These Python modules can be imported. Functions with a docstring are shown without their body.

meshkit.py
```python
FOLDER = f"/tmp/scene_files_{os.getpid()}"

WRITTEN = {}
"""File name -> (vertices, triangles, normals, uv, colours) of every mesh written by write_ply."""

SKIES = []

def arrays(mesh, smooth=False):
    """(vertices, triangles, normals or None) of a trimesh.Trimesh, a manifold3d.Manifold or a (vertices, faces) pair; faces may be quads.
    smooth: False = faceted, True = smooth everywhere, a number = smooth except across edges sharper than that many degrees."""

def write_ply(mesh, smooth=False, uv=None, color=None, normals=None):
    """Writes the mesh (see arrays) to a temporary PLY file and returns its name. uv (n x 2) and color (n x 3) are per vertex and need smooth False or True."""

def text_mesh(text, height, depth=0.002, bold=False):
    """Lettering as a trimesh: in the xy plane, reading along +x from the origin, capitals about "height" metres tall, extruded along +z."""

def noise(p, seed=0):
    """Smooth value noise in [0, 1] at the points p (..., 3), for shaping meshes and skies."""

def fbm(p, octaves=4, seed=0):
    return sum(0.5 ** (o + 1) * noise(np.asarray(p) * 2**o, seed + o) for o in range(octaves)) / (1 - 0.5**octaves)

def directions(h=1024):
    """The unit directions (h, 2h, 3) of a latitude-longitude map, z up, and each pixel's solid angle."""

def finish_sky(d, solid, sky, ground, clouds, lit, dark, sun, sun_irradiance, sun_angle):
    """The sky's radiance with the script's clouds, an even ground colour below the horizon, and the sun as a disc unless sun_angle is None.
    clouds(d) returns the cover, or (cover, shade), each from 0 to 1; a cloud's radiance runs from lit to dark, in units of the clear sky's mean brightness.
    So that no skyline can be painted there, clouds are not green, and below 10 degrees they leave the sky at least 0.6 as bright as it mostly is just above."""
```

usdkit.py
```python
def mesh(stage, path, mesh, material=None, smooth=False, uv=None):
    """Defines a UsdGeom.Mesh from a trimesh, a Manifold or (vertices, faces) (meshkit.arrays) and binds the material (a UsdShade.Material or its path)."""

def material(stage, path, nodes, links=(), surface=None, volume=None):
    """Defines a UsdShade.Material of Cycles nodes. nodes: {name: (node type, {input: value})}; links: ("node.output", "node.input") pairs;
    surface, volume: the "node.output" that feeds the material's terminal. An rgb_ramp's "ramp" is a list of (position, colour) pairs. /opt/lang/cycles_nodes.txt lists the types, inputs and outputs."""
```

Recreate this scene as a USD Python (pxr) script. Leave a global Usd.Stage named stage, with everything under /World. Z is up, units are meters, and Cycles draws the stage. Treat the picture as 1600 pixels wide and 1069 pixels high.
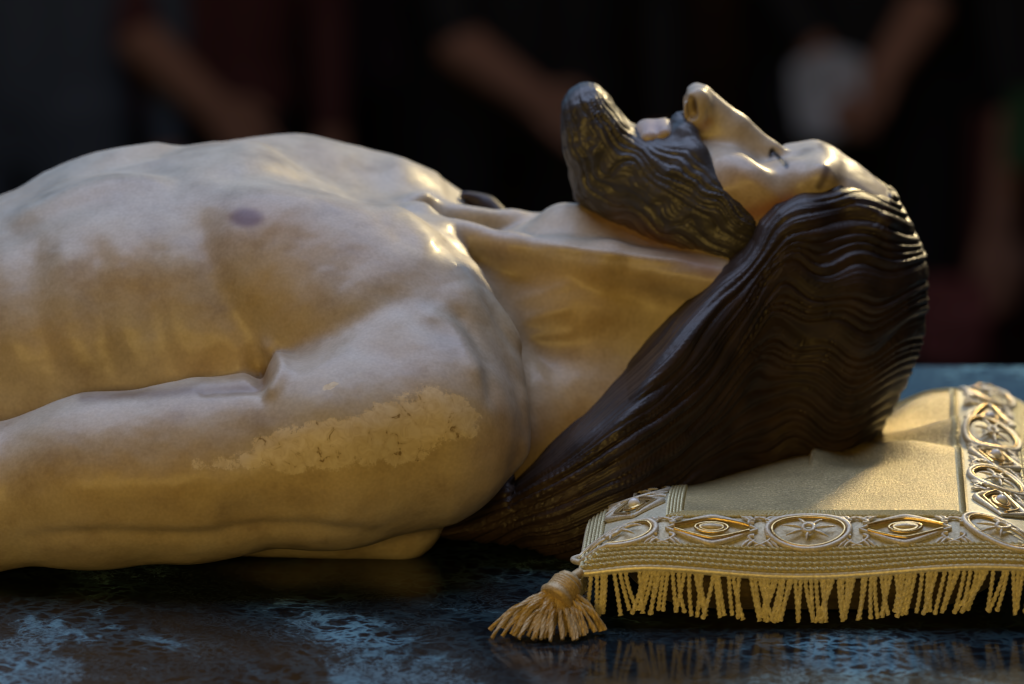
import math, random
import numpy as np, trimesh, usdkit, meshkit
from scipy.ndimage import map_coordinates
from scipy.interpolate import RBFInterpolator, PchipInterpolator
from pxr import Usd, UsdGeom, UsdLux, UsdShade, Gf, Sdf, Vt

stage = Usd.Stage.CreateInMemory()
UsdGeom.SetStageUpAxis(stage, UsdGeom.Tokens.z)
UsdGeom.SetStageMetersPerUnit(stage, 1.0)
UsdGeom.Xform.Define(stage, '/World')
UsdGeom.Scope.Define(stage, '/World/Looks')
rng = np.random.default_rng(7)

# ------------------------------------------------------------------ camera
# units are metres; the slab top is z = 0, the figure lies along x with its midplane on y = 0, -y is towards the camera
PITCH, DIST, PXM = math.radians(13.0), 4.04, 2200.0
AIM = np.array([0.0, -0.10, 0.141])
FWD = np.array([0.0, math.cos(PITCH), -math.sin(PITCH)])
UPV = np.array([0.0, math.sin(PITCH), math.cos(PITCH)])
EYE = AIM - DIST * FWD
cam = UsdGeom.Camera.Define(stage, '/World/camera')
mtx = Gf.Matrix4d(1.0)
mtx.SetRow(0, Gf.Vec4d(1, 0, 0, 0)); mtx.SetRow(1, Gf.Vec4d(*UPV, 0)); mtx.SetRow(2, Gf.Vec4d(*(-FWD), 0)); mtx.SetRow(3, Gf.Vec4d(*EYE, 1))
cam.AddTransformOp().Set(mtx)
cam.CreateHorizontalApertureAttr(36.0); cam.CreateVerticalApertureAttr(36.0 * 684 / 1024)
cam.CreateFocalLengthAttr(36.0 * PXM * DIST / 1600)
cam.CreateFocusDistanceAttr(DIST - 0.14); cam.CreateFStopAttr(4.6)
cam.CreateClippingRangeAttr(Gf.Vec2f(0.1, 200))
cam.CreateExposureAttr(0.0)

def P(px, py, y):
    """the point at depth y that the photograph shows at (px, py)"""
    k = (px - 800.0) / (PXM * DIST); m = -(py - 534.5) / (PXM * DIST)
    d = FWD + np.array([k, 0, 0]) + m * UPV
    return EYE + d * ((y - EYE[1]) / d[1])

def proj(v):
    q = v - EYE; w = q @ FWD
    return 800 + PXM * DIST * q[:, 0] / w, 534.5 - PXM * DIST * (q @ UPV) / w

# ------------------------------------------------------------------ light
def rect_light(name, pos, target, w, h, color, inten):
    l = UsdLux.RectLight.Define(stage, '/World/' + name)
    z = np.array(pos, float) - np.array(target, float); z /= np.linalg.norm(z)
    x = np.cross([0, 0, 1.0], z) if abs(z[2]) < .99 else np.array([1.0, 0, 0]); x /= np.linalg.norm(x); y = np.cross(z, x)
    m = Gf.Matrix4d(1.0)
    for i, r in enumerate((x, y, z)): m.SetRow(i, Gf.Vec4d(*map(float, r), 0))
    m.SetRow(3, Gf.Vec4d(*map(float, pos), 1)); l.AddTransformOp().Set(m)
    l.CreateWidthAttr(w); l.CreateHeightAttr(h); l.CreateColorAttr(Gf.Vec3f(*color)); l.CreateIntensityAttr(inten)
    return l
rect_light('overhead_light', (-0.2, 0.62, 2.35), (0, 0, 0.1), 2.6, 2.0, (0.64, 0.79, 1.17), 2.8)
rect_light('evening_light', (-0.5, 2.8, 1.75), (0, 0, 0.1), 5.0, 2.7, (0.30, 0.66, 1.10), 0.42)
rect_light('warm_side_lamp', (-0.6, -3.4, 0.85), (0, 0, 0.1), 2.2, 0.9, (1.0, 0.65, 0.16), 5.0)
rect_light('warm_rear_lamp', (0.72, 1.28, 0.84), (0.2, 0, 0.1), 0.13, 0.13, (1.0, 0.78, 0.40), 320.0)
rect_light('added_crowd_light', (0.6, 3.3, 2.6), (0, 5.2, -0.6), 0.6, 0.6, (1.0, 0.72, 0.48), 4.6)  # unseen fill light added to brighten the onlookers

# ------------------------------------------------------------------ scene helpers
names = {}
def numbered(parent, name):
    k = (parent, name); i = names.get(k, -1) + 1; names[k] = i
    return f'{parent}/{name}' + (f'_{i:03d}' if i else '')
def tag(prim, label=None, cat=None, group=None, kind=None):
    p = prim.GetPrim() if hasattr(prim, 'GetPrim') else prim
    for k, v in (('label', label), ('category', cat), ('group', group), ('kind', kind)):
        if v: p.SetCustomDataByKey(k, v)
    return p
def obj(name, mesh, mat, parent=None, smooth=35, normals=None, paint=None, wear=None):
    path = numbered(str(parent.GetPath()) if parent else '/World', name)
    if normals is None and paint is None:
        return usdkit.mesh(stage, path, mesh, LOOK[mat], smooth=smooth).GetPrim()
    m = usdkit.mesh(stage, path, mesh, LOOK[mat], smooth=False)
    if normals is not None:
        m.CreateNormalsAttr(Vt.Vec3fArray.FromNumpy(normals.astype(np.float32))); m.SetNormalsInterpolation('vertex')
    api = UsdGeom.PrimvarsAPI(m)
    if paint is not None:
        api.CreatePrimvar('paint', Sdf.ValueTypeNames.Color3fArray, 'vertex').Set(Vt.Vec3fArray.FromNumpy(paint.astype(np.float32)))
    if wear is not None:
        api.CreatePrimvar('wear', Sdf.ValueTypeNames.FloatArray, 'vertex').Set(Vt.FloatArray.FromNumpy(wear.astype(np.float32)))
    return m.GetPrim()
def thing(name, label, cat, loc=(0, 0, 0), rot=0, group=None):
    x = UsdGeom.Xform.Define(stage, numbered('/World', name))
    x.AddTranslateOp().Set(Gf.Vec3d(*map(float, loc)))
    if rot: x.AddRotateZOp().Set(float(rot))
    return tag(x, label, cat, group)

def tube(path, r, n=8, closed=False, cap=True, squash=1.0, twist=0.0):
    """a tube along a polyline; squash and twist give a plied cord"""
    p = np.asarray(path, float); m = len(p); r = np.broadcast_to(np.asarray(r, float), m)
    t = (np.roll(p, -1, 0) - np.roll(p, 1, 0)) if closed else np.gradient(p, axis=0)
    t /= np.maximum(np.linalg.norm(t, axis=1, keepdims=True), 1e-9)
    nrm = np.cross(t[0], [0, 0, 1.0]); nrm = nrm if np.linalg.norm(nrm) > .1 else np.cross(t[0], [1.0, 0, 0])
    rows = []
    for i in range(m):
        nrm = nrm - t[i] * (nrm @ t[i]); nrm /= np.linalg.norm(nrm); b = np.cross(t[i], nrm)
        a = np.arange(n) / n * 2 * np.pi; tw = twist * i
        c, s = np.cos(a), np.sin(a) * squash
        ca, sa = math.cos(tw), math.sin(tw)
        rows.append(p[i] + r[i] * ((c * ca - s * sa)[:, None] * nrm + (c * sa + s * ca)[:, None] * b))
    v = np.concatenate(rows); f = []
    for i in range(m if closed else m - 1):
        j = (i + 1) % m
        for k in range(n):
            l = (k + 1) % n
            f += [[i * n + k, i * n + l, j * n + l], [i * n + k, j * n + l, j * n + k]]
    if cap and not closed:
        v = np.vstack([v, p[0], p[-1]])
        for k in range(n):
            l = (k + 1) % n
            f += [[m * n, l, k], [m * n + 1, (m - 1) * n + k, (m - 1) * n + l]]
    return trimesh.Trimesh(v, f, process=False)
cat = trimesh.util.concatenate

# ------------------------------------------------------------------ materials
def M(name, nodes, links, surface='p.BSDF'):
    return usdkit.material(stage, '/World/Looks/' + name, nodes, links, surface=surface)
LOOK = {}
LOOK['skin'] = M('painted_skin', {
    'g': ('geometry', {}), 'a': ('attribute', {'attribute': 'paint'}), 'w': ('attribute', {'attribute': 'wear'}),
    'n1': ('noise_texture', {'scale': 26.0, 'detail': 6.0, 'roughness': 0.65}), 'r1': ('rgb_ramp', {'ramp': [(0.3, (0.68, 0.62, 0.56)), (0.5, (0.98, 0.97, 0.95)), (0.7, (1.12, 1.16, 1.22))]}),
    'm1': ('mix', {'mix_type': 'multiply', 'fac': 0.8}),
    'n2': ('noise_texture', {'scale': 420.0, 'detail': 3.0}), 'r2': ('rgb_ramp', {'ramp': [(0.3, (0.84, 0.82, 0.80)), (0.7, (1.08, 1.08, 1.08))]}),
    'm2': ('mix', {'mix_type': 'multiply', 'fac': 0.6}),
    'n3': ('noise_texture', {'scale': 52.0, 'detail': 10.0, 'roughness': 0.76}),
    'ws': ('math', {'math_type': 'add'}), 'wr': ('rgb_ramp', {'ramp': [(0.93, (0, 0, 0)), (0.97, (0.35, 0.35, 0.35)), (1.0, (1, 1, 1))]}),
    'n4': ('noise_texture', {'scale': 135.0, 'detail': 5.0, 'roughness': 0.6, 'distortion': 0.8}), 'r4': ('rgb_ramp', {'ramp': [(0.31, (0.28, 0.19, 0.08)), (0.38, (0.66, 0.53, 0.33)), (0.6, (0.78, 0.66, 0.46))]}),
    'm3': ('mix', {'mix_type': 'mix'}),
    'ro': ('rgb_ramp', {'ramp': [(0.3, (0.40,) * 3), (0.7, (0.54,) * 3)]}), 'rm': ('mix', {'mix_type': 'mix', 'color2': (0.7, 0.7, 0.7)}), 'rb': ('rgb_to_bw', {}),
    'b': ('bump', {'strength': 0.12, 'distance': 0.002}), 'b2': ('bump', {'strength': 0.25, 'distance': 0.0003, 'invert': True}),
    'p': ('principled_bsdf', {'specular_ior_level': 0.5, 'coat_weight': 0.15, 'coat_roughness': 0.2}),
}, [('g.position', 'n1.vector'), ('g.position', 'n2.vector'), ('g.position', 'n3.vector'), ('g.position', 'n4.vector'),
    ('n1.fac', 'r1.fac'), ('a.color', 'm1.color1'), ('r1.color', 'm1.color2'), ('n2.fac', 'r2.fac'), ('m1.color', 'm2.color1'), ('r2.color', 'm2.color2'),
    ('w.fac', 'ws.value1'), ('n3.fac', 'ws.value2'), ('ws.value', 'wr.fac'), ('n4.fac', 'r4.fac'),
    ('wr.color', 'm3.fac'), ('m2.color', 'm3.color1'), ('r4.color', 'm3.color2'), ('m3.color', 'p.base_color'),
    ('n1.fac', 'ro.fac'), ('ro.color', 'rm.color1'), ('wr.color', 'rm.fac'), ('rm.color', 'rb.color'), ('rb.val', 'p.roughness'),
    ('n1.fac', 'b.height'), ('wr.color', 'b2.height'), ('b.normal', 'b2.normal'), ('b2.normal', 'p.normal')])
LOOK['hair'] = M('painted_hair', {
    'g': ('geometry', {}), 'n': ('noise_texture', {'scale': 40.0, 'detail': 5.0}), 'r': ('rgb_ramp', {'ramp': [(0.3, (0.016, 0.0105, 0.009)), (0.7, (0.046, 0.029, 0.024))]}),
    'n2': ('noise_texture', {'scale': 400.0, 'detail': 3.0}), 'b': ('bump', {'strength': 0.2, 'distance': 0.001}),
    'p': ('principled_bsdf', {'roughness': 0.54, 'specular_ior_level': 0.36, 'coat_weight': 0.12, 'coat_roughness': 0.2}),
}, [('g.position', 'n.vector'), ('g.position', 'n2.vector'), ('n.fac', 'r.fac'), ('r.color', 'p.base_color'), ('n2.fac', 'b.height'), ('b.normal', 'p.normal')])
LOOK['beard'] = M('painted_beard', {
    'g': ('geometry', {}), 'a': ('attribute', {'attribute': 'paint'}), 'n': ('noise_texture', {'scale': 60.0, 'detail': 5.0}),
    'r': ('rgb_ramp', {'ramp': [(0.3, (0.65, 0.65, 0.65)), (0.7, (1.3, 1.3, 1.3))]}), 'm': ('mix', {'mix_type': 'multiply', 'fac': 1.0}),
    'n2': ('noise_texture', {'scale': 400.0, 'detail': 3.0}), 'b': ('bump', {'strength': 0.25, 'distance': 0.001}),
    'p': ('principled_bsdf', {'roughness': 0.5, 'specular_ior_level': 0.5, 'coat_weight': 0.2, 'coat_roughness': 0.2}),
}, [('g.position', 'n.vector'), ('g.position', 'n2.vector'), ('n.fac', 'r.fac'), ('a.color', 'm.color1'), ('r.color', 'm.color2'), ('m.color', 'p.base_color'), ('n2.fac', 'b.height'), ('b.normal', 'p.normal')])
LOOK['marble'] = M('dark_marble', {
    'g': ('geometry', {}), 'nd': ('noise_texture', {'scale': 22.0, 'detail': 4.0, 'roughness': 0.6}), 'ad': ('mix', {'mix_type': 'linear_light', 'fac': 0.035}),
    'mp': ('mapping', {'location': (-0.17, 0.02, 0.0)}), 'n': ('noise_texture', {'scale': 5.0, 'detail': 8.0, 'roughness': 0.66, 'distortion': 0.5}), 'r': ('rgb_ramp', {'ramp': [(0.40, (0.05, 0.05, 0.05)), (0.52, (0.18, 0.18, 0.18)), (0.56, (0.7, 0.7, 0.7)), (0.75, (1, 1, 1))]}),
    'v': ('voronoi_texture', {'feature': 'distance_to_edge', 'scale': 58.0}), 'rv': ('rgb_ramp', {'ramp': [(0.0, (0.22, 0.46, 0.54)), (0.08, (0.14, 0.31, 0.40)), (0.18, (0.03, 0.06, 0.085)), (0.30, (0.006, 0.009, 0.013))]}),
    'v2': ('voronoi_texture', {'feature': 'distance_to_edge', 'scale': 150.0}), 'rv2': ('rgb_ramp', {'ramp': [(0.0, (0.20, 0.36, 0.42)), (0.12, (0.06, 0.11, 0.14)), (0.3, (0.012, 0.018, 0.022))]}),
    'n4': ('noise_texture', {'scale': 12.0, 'detail': 5.0}), 'r4': ('rgb_ramp', {'ramp': [(0.42, (0, 0, 0)), (0.58, (1, 1, 1))]}), 'mv': ('mix', {'mix_type': 'mix'}),
    'mm': ('mix', {'mix_type': 'multiply', 'fac': 1.0}), 'ma': ('mix', {'mix_type': 'add', 'fac': 1.0, 'color2': (0.004, 0.005, 0.007)}),
    'rr': ('rgb_ramp', {'ramp': [(0.4, (0.12,) * 3), (0.7, (0.25,) * 3)]}), 'rb': ('rgb_to_bw', {}),
    'p': ('principled_bsdf', {'specular_ior_level': 0.22}),
}, [('g.position', 'nd.vector'), ('g.position', 'ad.color1'), ('nd.color', 'ad.color2'), ('g.position', 'mp.vector'), ('mp.vector', 'n.vector'), ('ad.color', 'v.vector'), ('ad.color', 'v2.vector'), ('g.position', 'n4.vector'),
    ('n.fac', 'r.fac'), ('v.distance', 'rv.fac'), ('v2.distance', 'rv2.fac'), ('n4.fac', 'r4.fac'), ('r4.color', 'mv.fac'), ('rv.color', 'mv.color1'), ('rv2.color', 'mv.color2'),
    ('mv.color', 'mm.color1'), ('r.color', 'mm.color2'), ('mm.color', 'ma.color1'), ('ma.color', 'p.base_color'), ('n.fac', 'rr.fac'), ('rr.color', 'rb.color'), ('rb.val', 'p.roughness')])
def cloth(name, c1, c2, scale, rough, metal=0.0, bump=0.4, sparkle=None, dist=0.0008):
    nodes = {'g': ('geometry', {}), 'n': ('noise_texture', {'scale': scale, 'detail': 4.0, 'roughness': 0.6}), 'r': ('rgb_ramp', {'ramp': [(0.35, c1), (0.65, c2)]}),
             'b': ('bump', {'strength': bump, 'distance': dist}), 'p': ('principled_bsdf', {'roughness': rough, 'metallic': metal, 'sheen_weight': 0.1})}
    links = [('g.position', 'n.vector'), ('n.fac', 'r.fac'), ('r.color', 'p.base_color'), ('n.fac', 'b.height'), ('b.normal', 'p.normal')]
    return M(name, nodes, links)
LOOK['lame'] = M('gold_woven_cloth', {
    'g': ('geometry', {}), 'n': ('noise_texture', {'scale': 620.0, 'detail': 3.0, 'roughness': 0.7}), 'r': ('rgb_ramp', {'ramp': [(0.3, (0.26, 0.19, 0.08)), (0.5, (0.50, 0.39, 0.18)), (0.62, (0.62, 0.49, 0.24)), (0.68, (0.98, 0.85, 0.52))]}),  # palest flecks put the glitter of the threads into the colour
    'n2': ('noise_texture', {'scale': 30.0, 'detail': 4.0}), 'r2': ('rgb_ramp', {'ramp': [(0.3, (0.8, 0.8, 0.8)), (0.7, (1.12, 1.12, 1.12))]}), 'm': ('mix', {'mix_type': 'multiply', 'fac': 1.0}),
    'b': ('bump', {'strength': 0.9, 'distance': 0.0012}), 'p': ('principled_bsdf', {'roughness': 0.38, 'metallic': 0.45})},
    [('g.position', 'n.vector'), ('g.position', 'n2.vector'), ('n.fac', 'r.fac'), ('n2.fac', 'r2.fac'), ('r.color', 'm.color1'), ('r2.color', 'm.color2'), ('m.color', 'p.base_color'), ('n.fac', 'b.height'), ('b.normal', 'p.normal')])
LOOK['border'] = cloth('border_cloth', (0.48, 0.43, 0.27), (0.70, 0.65, 0.46), 500.0, 0.55, 0.15, 0.5)
LOOK['braid'] = cloth('braid_thread', (0.50, 0.44, 0.22), (0.76, 0.69, 0.42), 700.0, 0.38, 0.35, 0.5)
LOOK['gold'] = cloth('gold_thread', (0.55, 0.36, 0.12), (0.85, 0.62, 0.28), 600.0, 0.27, 0.75, 0.3)
LOOK['silver'] = cloth('silver_thread', (0.52, 0.46, 0.33), (0.76, 0.68, 0.52), 600.0, 0.42, 0.2, 0.4)
LOOK['bead'] = cloth('white_bead', (0.7, 0.7, 0.68), (0.8, 0.8, 0.78), 100.0, 0.2, 0.0, 0.0)
LOOK['fringe'] = cloth('gold_fringe', (0.72, 0.65, 0.42), (0.95, 0.89, 0.66), 500.0, 0.34, 0.3, 0.3)
LOOK['tassel'] = cloth('tassel_cord', (0.42, 0.30, 0.13), (0.66, 0.50, 0.26), 500.0, 0.5, 0.15, 0.4)
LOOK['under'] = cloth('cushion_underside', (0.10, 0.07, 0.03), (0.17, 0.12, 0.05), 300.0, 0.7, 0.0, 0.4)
LOOK['stone'] = cloth('plinth_stone', (0.03, 0.035, 0.035), (0.06, 0.065, 0.065), 30.0, 0.4, 0.0, 0.1)
LOOK['ground'] = cloth('dark_pavement', (0.010, 0.010, 0.011), (0.018, 0.018, 0.019), 20.0, 0.85, 0.0, 0.2)

# ------------------------------------------------------------------ signed distance sculpting
f32 = np.float32
def schain(p, pts, radii, k, n=10):
    q = spline(np.column_stack([np.array(pts), radii]), n); return chain(p, list(q[:, :3]), list(q[:, 3]), k)
def smin(a, b, k): h = np.maximum(k - np.abs(a - b), 0) / k; return np.minimum(a, b) - h * h * k * f32(.25)
def smax(a, b, k): return -smin(-a, -b, k)
def rc(p, a, b, ra, rb, ysc=1.0):
    a, b = np.array(a, f32), np.array(b, f32); s = np.array([1, ysc, 1], f32)
    q = p * s - a * s; d = (b - a) * s
    t = np.clip((q @ d) / f32(d @ d), 0, 1)
    e = q - t[:, None] * d
    return np.sqrt(np.einsum('ij,ij->i', e, e)) - (f32(ra) + t * f32(rb - ra))
def ell(p, c, r, rot=None):
    q = p - np.array(c, f32)
    if rot is not None: q = q @ np.array(rot, f32)
    r = np.array(r, f32); k0 = np.linalg.norm(q / r, axis=1); k1 = np.linalg.norm(q / (r * r), axis=1)
    return k0 * (k0 - 1) / np.maximum(k1, 1e-6)
def chain(p, pts, radii, k, ysc=1.0):
    d = None
    for i in range(len(pts) - 1):
        e = rc(p, pts[i], pts[i + 1], radii[i], radii[i + 1], ysc)
        d = e if d is None else smin(d, e, k)
    return d
def poly_sdf(u, v, poly):
    """signed distance to a 2-d polygon, negative inside"""
    poly = np.asarray(poly, f32); n = len(poly); d = np.full(len(u), 1e9, f32); s = np.ones(len(u), f32)
    for i in range(n):
        a, b = poly[i], poly[i - 1]; ex, ey = b - a; wx, wy = u - a[0], v - a[1]
        t = np.clip((wx * ex + wy * ey) / (ex * ex + ey * ey), 0, 1)
        bx, by = wx - ex * t, wy - ey * t; d = np.minimum(d, bx * bx + by * by)
        c1, c2, c3 = v >= a[1], v < b[1], ex * wy > ey * wx
        s = np.where((c1 & c2 & c3) | (~c1 & ~c2 & ~c3), -s, s)
    return s * np.sqrt(d)
def surface_nets(F, org, h):
    S = F < 0; nx, ny, nz = F.shape
    C = np.zeros((nx - 1, ny - 1, nz - 1), np.int8)
    for dx in (0, 1):
        for dy in (0, 1):
            for dz in (0, 1): C += S[dx:nx - 1 + dx, dy:ny - 1 + dy, dz:nz - 1 + dz]
    act = (C > 0) & (C < 8); ids = np.full(C.shape, -1, np.int64); idx = np.argwhere(act); ids[act] = np.arange(len(idx))
    acc = np.zeros((len(idx), 3)); cnt = np.zeros(len(idx))
    cs = [np.array(c) for c in np.ndindex(2, 2, 2)]
    for a in cs:
        for b in cs:
            if (b - a).sum() == 1 and (b >= a).all():
                fa = F[tuple((idx + a).T)]; fb = F[tuple((idx + b).T)]; x = (fa < 0) != (fb < 0)
                t = np.where(x, fa / np.where(x, fa - fb, 1), 0)
                acc += np.where(x[:, None], a + t[:, None] * (b - a), 0); cnt += x
    v = (idx + acc / cnt[:, None]) * h + org
    faces = []
    for ax in range(3):
        o = [i for i in range(3) if i != ax]
        sl0 = [slice(None)] * 3; sl1 = [slice(None)] * 3; sl0[ax] = slice(0, -1); sl1[ax] = slice(1, None)
        A, B = S[tuple(sl0)], S[tuple(sl1)]; e = np.argwhere(A != B)
        e = e[(e[:, o[0]] > 0) & (e[:, o[1]] > 0) & (e[:, o[0]] < C.shape[o[0]]) & (e[:, o[1]] < C.shape[o[1]])]
        ins = A[tuple(e.T)]
        u = np.zeros(3, int); w = np.zeros(3, int); u[o[0]] = 1; w[o[1]] = 1
        q = np.stack([ids[tuple((e - u - w).T)], ids[tuple((e - w).T)], ids[tuple(e.T)], ids[tuple((e - u).T)]], 1)
        flip = ins if ax != 1 else ~ins
        q[~flip] = q[~flip][:, ::-1]
        faces.append(q)
    q = np.concatenate(faces); q = q[(q >= 0).all(1)]
    return v, np.vstack([q[:, [0, 1, 2]], q[:, [0, 2, 3]]])
def sculpt(fn, lo, hi, h, levels=1, fine=None):
    """surface of the y-symmetric field fn; refined and pulled onto it"""
    xs, zs = np.arange(lo[0], hi[0], h), np.arange(lo[2], hi[2], h)
    ny = int(math.ceil(-lo[1] / h)); ys = -np.arange(ny, -1, -1) * h          # ends exactly on the midplane
    out = np.empty((len(xs), len(ys), len(zs)), f32)
    Y, Z = np.meshgrid(ys, zs, indexing='ij'); yz = np.stack([Y.ravel(), Z.ravel()], 1).astype(f32)
    step = max(1, 400000 // len(yz))
    for i in range(0, len(xs), step):
        sub = xs[i:i + step]
        p = np.concatenate([np.repeat(sub.astype(f32), len(yz))[:, None], np.tile(yz, (len(sub), 1))], 1)
        out[i:i + step] = fn(p).reshape(len(sub), len(ys), len(zs))
    full = np.concatenate([out, out[:, -2::-1]], 1)
    v, f = surface_nets(full, np.array([xs[0], ys[0], zs[0]]), h)
    def sym(p): q = p.astype(f32).copy(); q[:, 1] = -np.abs(q[:, 1]); return fn(q)
    def grad(p, e=7e-4):
        g = np.zeros_like(p)
        for k in ((1, -1, -1), (-1, -1, 1), (-1, 1, -1), (1, 1, 1)): k = np.array(k, float); g += k * sym(p + e * k)[:, None]
        return g / (4 * e)
    def pull(v):
        for _ in range(1):
            g = grad(v); d = sym(v); n2 = np.maximum((g * g).sum(1), .05)
            v = v - g * np.clip(d / n2, -.6 * h, .6 * h)[:, None]
        return v
    for _ in range(levels): v, f = trimesh.remesh.subdivide(v, f)
    if fine is not None:
        v, f = trimesh.remesh.subdivide(v, f, face_index=np.nonzero(fine(v[f].mean(1)))[0])
    v = pull(v)
    return v, f
def vnormals(v, f):
    n = np.zeros_like(v); fn = np.cross(v[f[:, 1]] - v[f[:, 0]], v[f[:, 2]] - v[f[:, 0]])
    for k in range(3): np.add.at(n, f[:, k], fn)
    return n / np.maximum(np.linalg.norm(n, axis=1, keepdims=True), 1e-12)
def near_proj(v): q = v.copy(); q[:, 1] = -np.abs(q[:, 1]); return proj(q)
def seg_dist(px, py, pts):
    d = np.full(len(px), 1e9); u = np.zeros(len(px)); L = np.r_[0, np.cumsum(np.hypot(*np.diff(np.asarray(pts, float), axis=0).T))]
    for i, ((ax, ay), (bx, by)) in enumerate(zip(pts[:-1], pts[1:])):
        ex, ey = bx - ax, by - ay; t = np.clip(((px - ax) * ex + (py - ay) * ey) / (ex * ex + ey * ey + 1e-9), 0, 1)
        e = (px - ax - ex * t) ** 2 + (py - ay - ey * t) ** 2; k = e < d
        d = np.where(k, e, d); u = np.where(k, (L[i] + t * (L[i + 1] - L[i])) / L[-1], u)
    return np.sqrt(d), u
def spline(pts, n):
    pts = np.asarray(pts, float); L = np.r_[0, np.cumsum(np.linalg.norm(np.diff(pts, axis=0), axis=1))]
    t = np.linspace(0, L[-1], n); return np.stack([PchipInterpolator(L, pts[:, k])(t) if len(pts) > 2 else np.interp(t, L, pts[:, k]) for k in range(pts.shape[1])], 1)
def stroke(px, py, pts, w, power=2, taper=0.0):
    pts = spline(pts, 4 * len(pts)) if len(pts) > 2 else np.asarray(pts, float); out = np.zeros(len(px)); m = 3 * w
    k = (px > pts[:, 0].min() - m) & (px < pts[:, 0].max() + m) & (py > pts[:, 1].min() - m) & (py < pts[:, 1].max() + m)
    d, u = seg_dist(px[k], py[k], pts); g = np.exp(-(d / w) ** power)
    if taper:
        e = np.clip(np.minimum(u, 1 - u) / taper, 0, 1); g = g * e * e * (3 - 2 * e)
    out[k] = g; return out
def blob(px, py, c, rx, ry, ang=0, power=2):
    a = math.radians(ang); dx, dy = px - c[0], py - c[1]
    u, w = (dx * math.cos(a) + dy * math.sin(a)) / rx, (-dx * math.sin(a) + dy * math.cos(a)) / ry
    return np.exp(-(u * u + w * w) ** (power / 2))
S = 1 / PXM

# ------------------------------------------------------------------ the carved figure
# torso stations: px, top (py of the silhouette), bottom z, half width
TORSO = np.array([(-900, 560, .012, .150), (-700, 500, .008, .155), (-450, 430, .006, .150), (-200, 360, .004, .150), (0, 290, .002, .160), (140, 240, .002, .168), (280, 222, .0, .172), (370, 213, .0, .172), (480, 256, .0, .170), (580, 294, .004, .165), (660, 318, .012, .150), (740, 360, .02, .12), (820, 400, .03, .08)], float)
TX = (TORSO[:, 0] - 800) * S
TZ = np.array([P(a, b, .05)[2] for a, b in TORSO[:, :2]])
from scipy.interpolate import PchipInterpolator
tz, tb, tw = PchipInterpolator(TX, TZ), PchipInterpolator(TX, TORSO[:, 2]), PchipInterpolator(TX, TORSO[:, 3])
def f_head(p):
    Y = P
    d = ell(p, Y(1270, 442, 0), (.073, .068, .076))
    face = smin(rc(p, Y(1040, 285, 0), Y(1262, 352, 0), .040, .054, 1.05), rc(p, Y(1110, 360, 0), Y(1260, 420, 0), .046, .060), .03)
    face = smin(face, ell(p, Y(1165, 300, -.040), (.032, .020, .026)), .025)
    d = smin(d, face, .02)
    return smin(d, rc(p, Y(1296, 264, 0), Y(1370, 318, 0), .010, .010, .3), .015)
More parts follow.
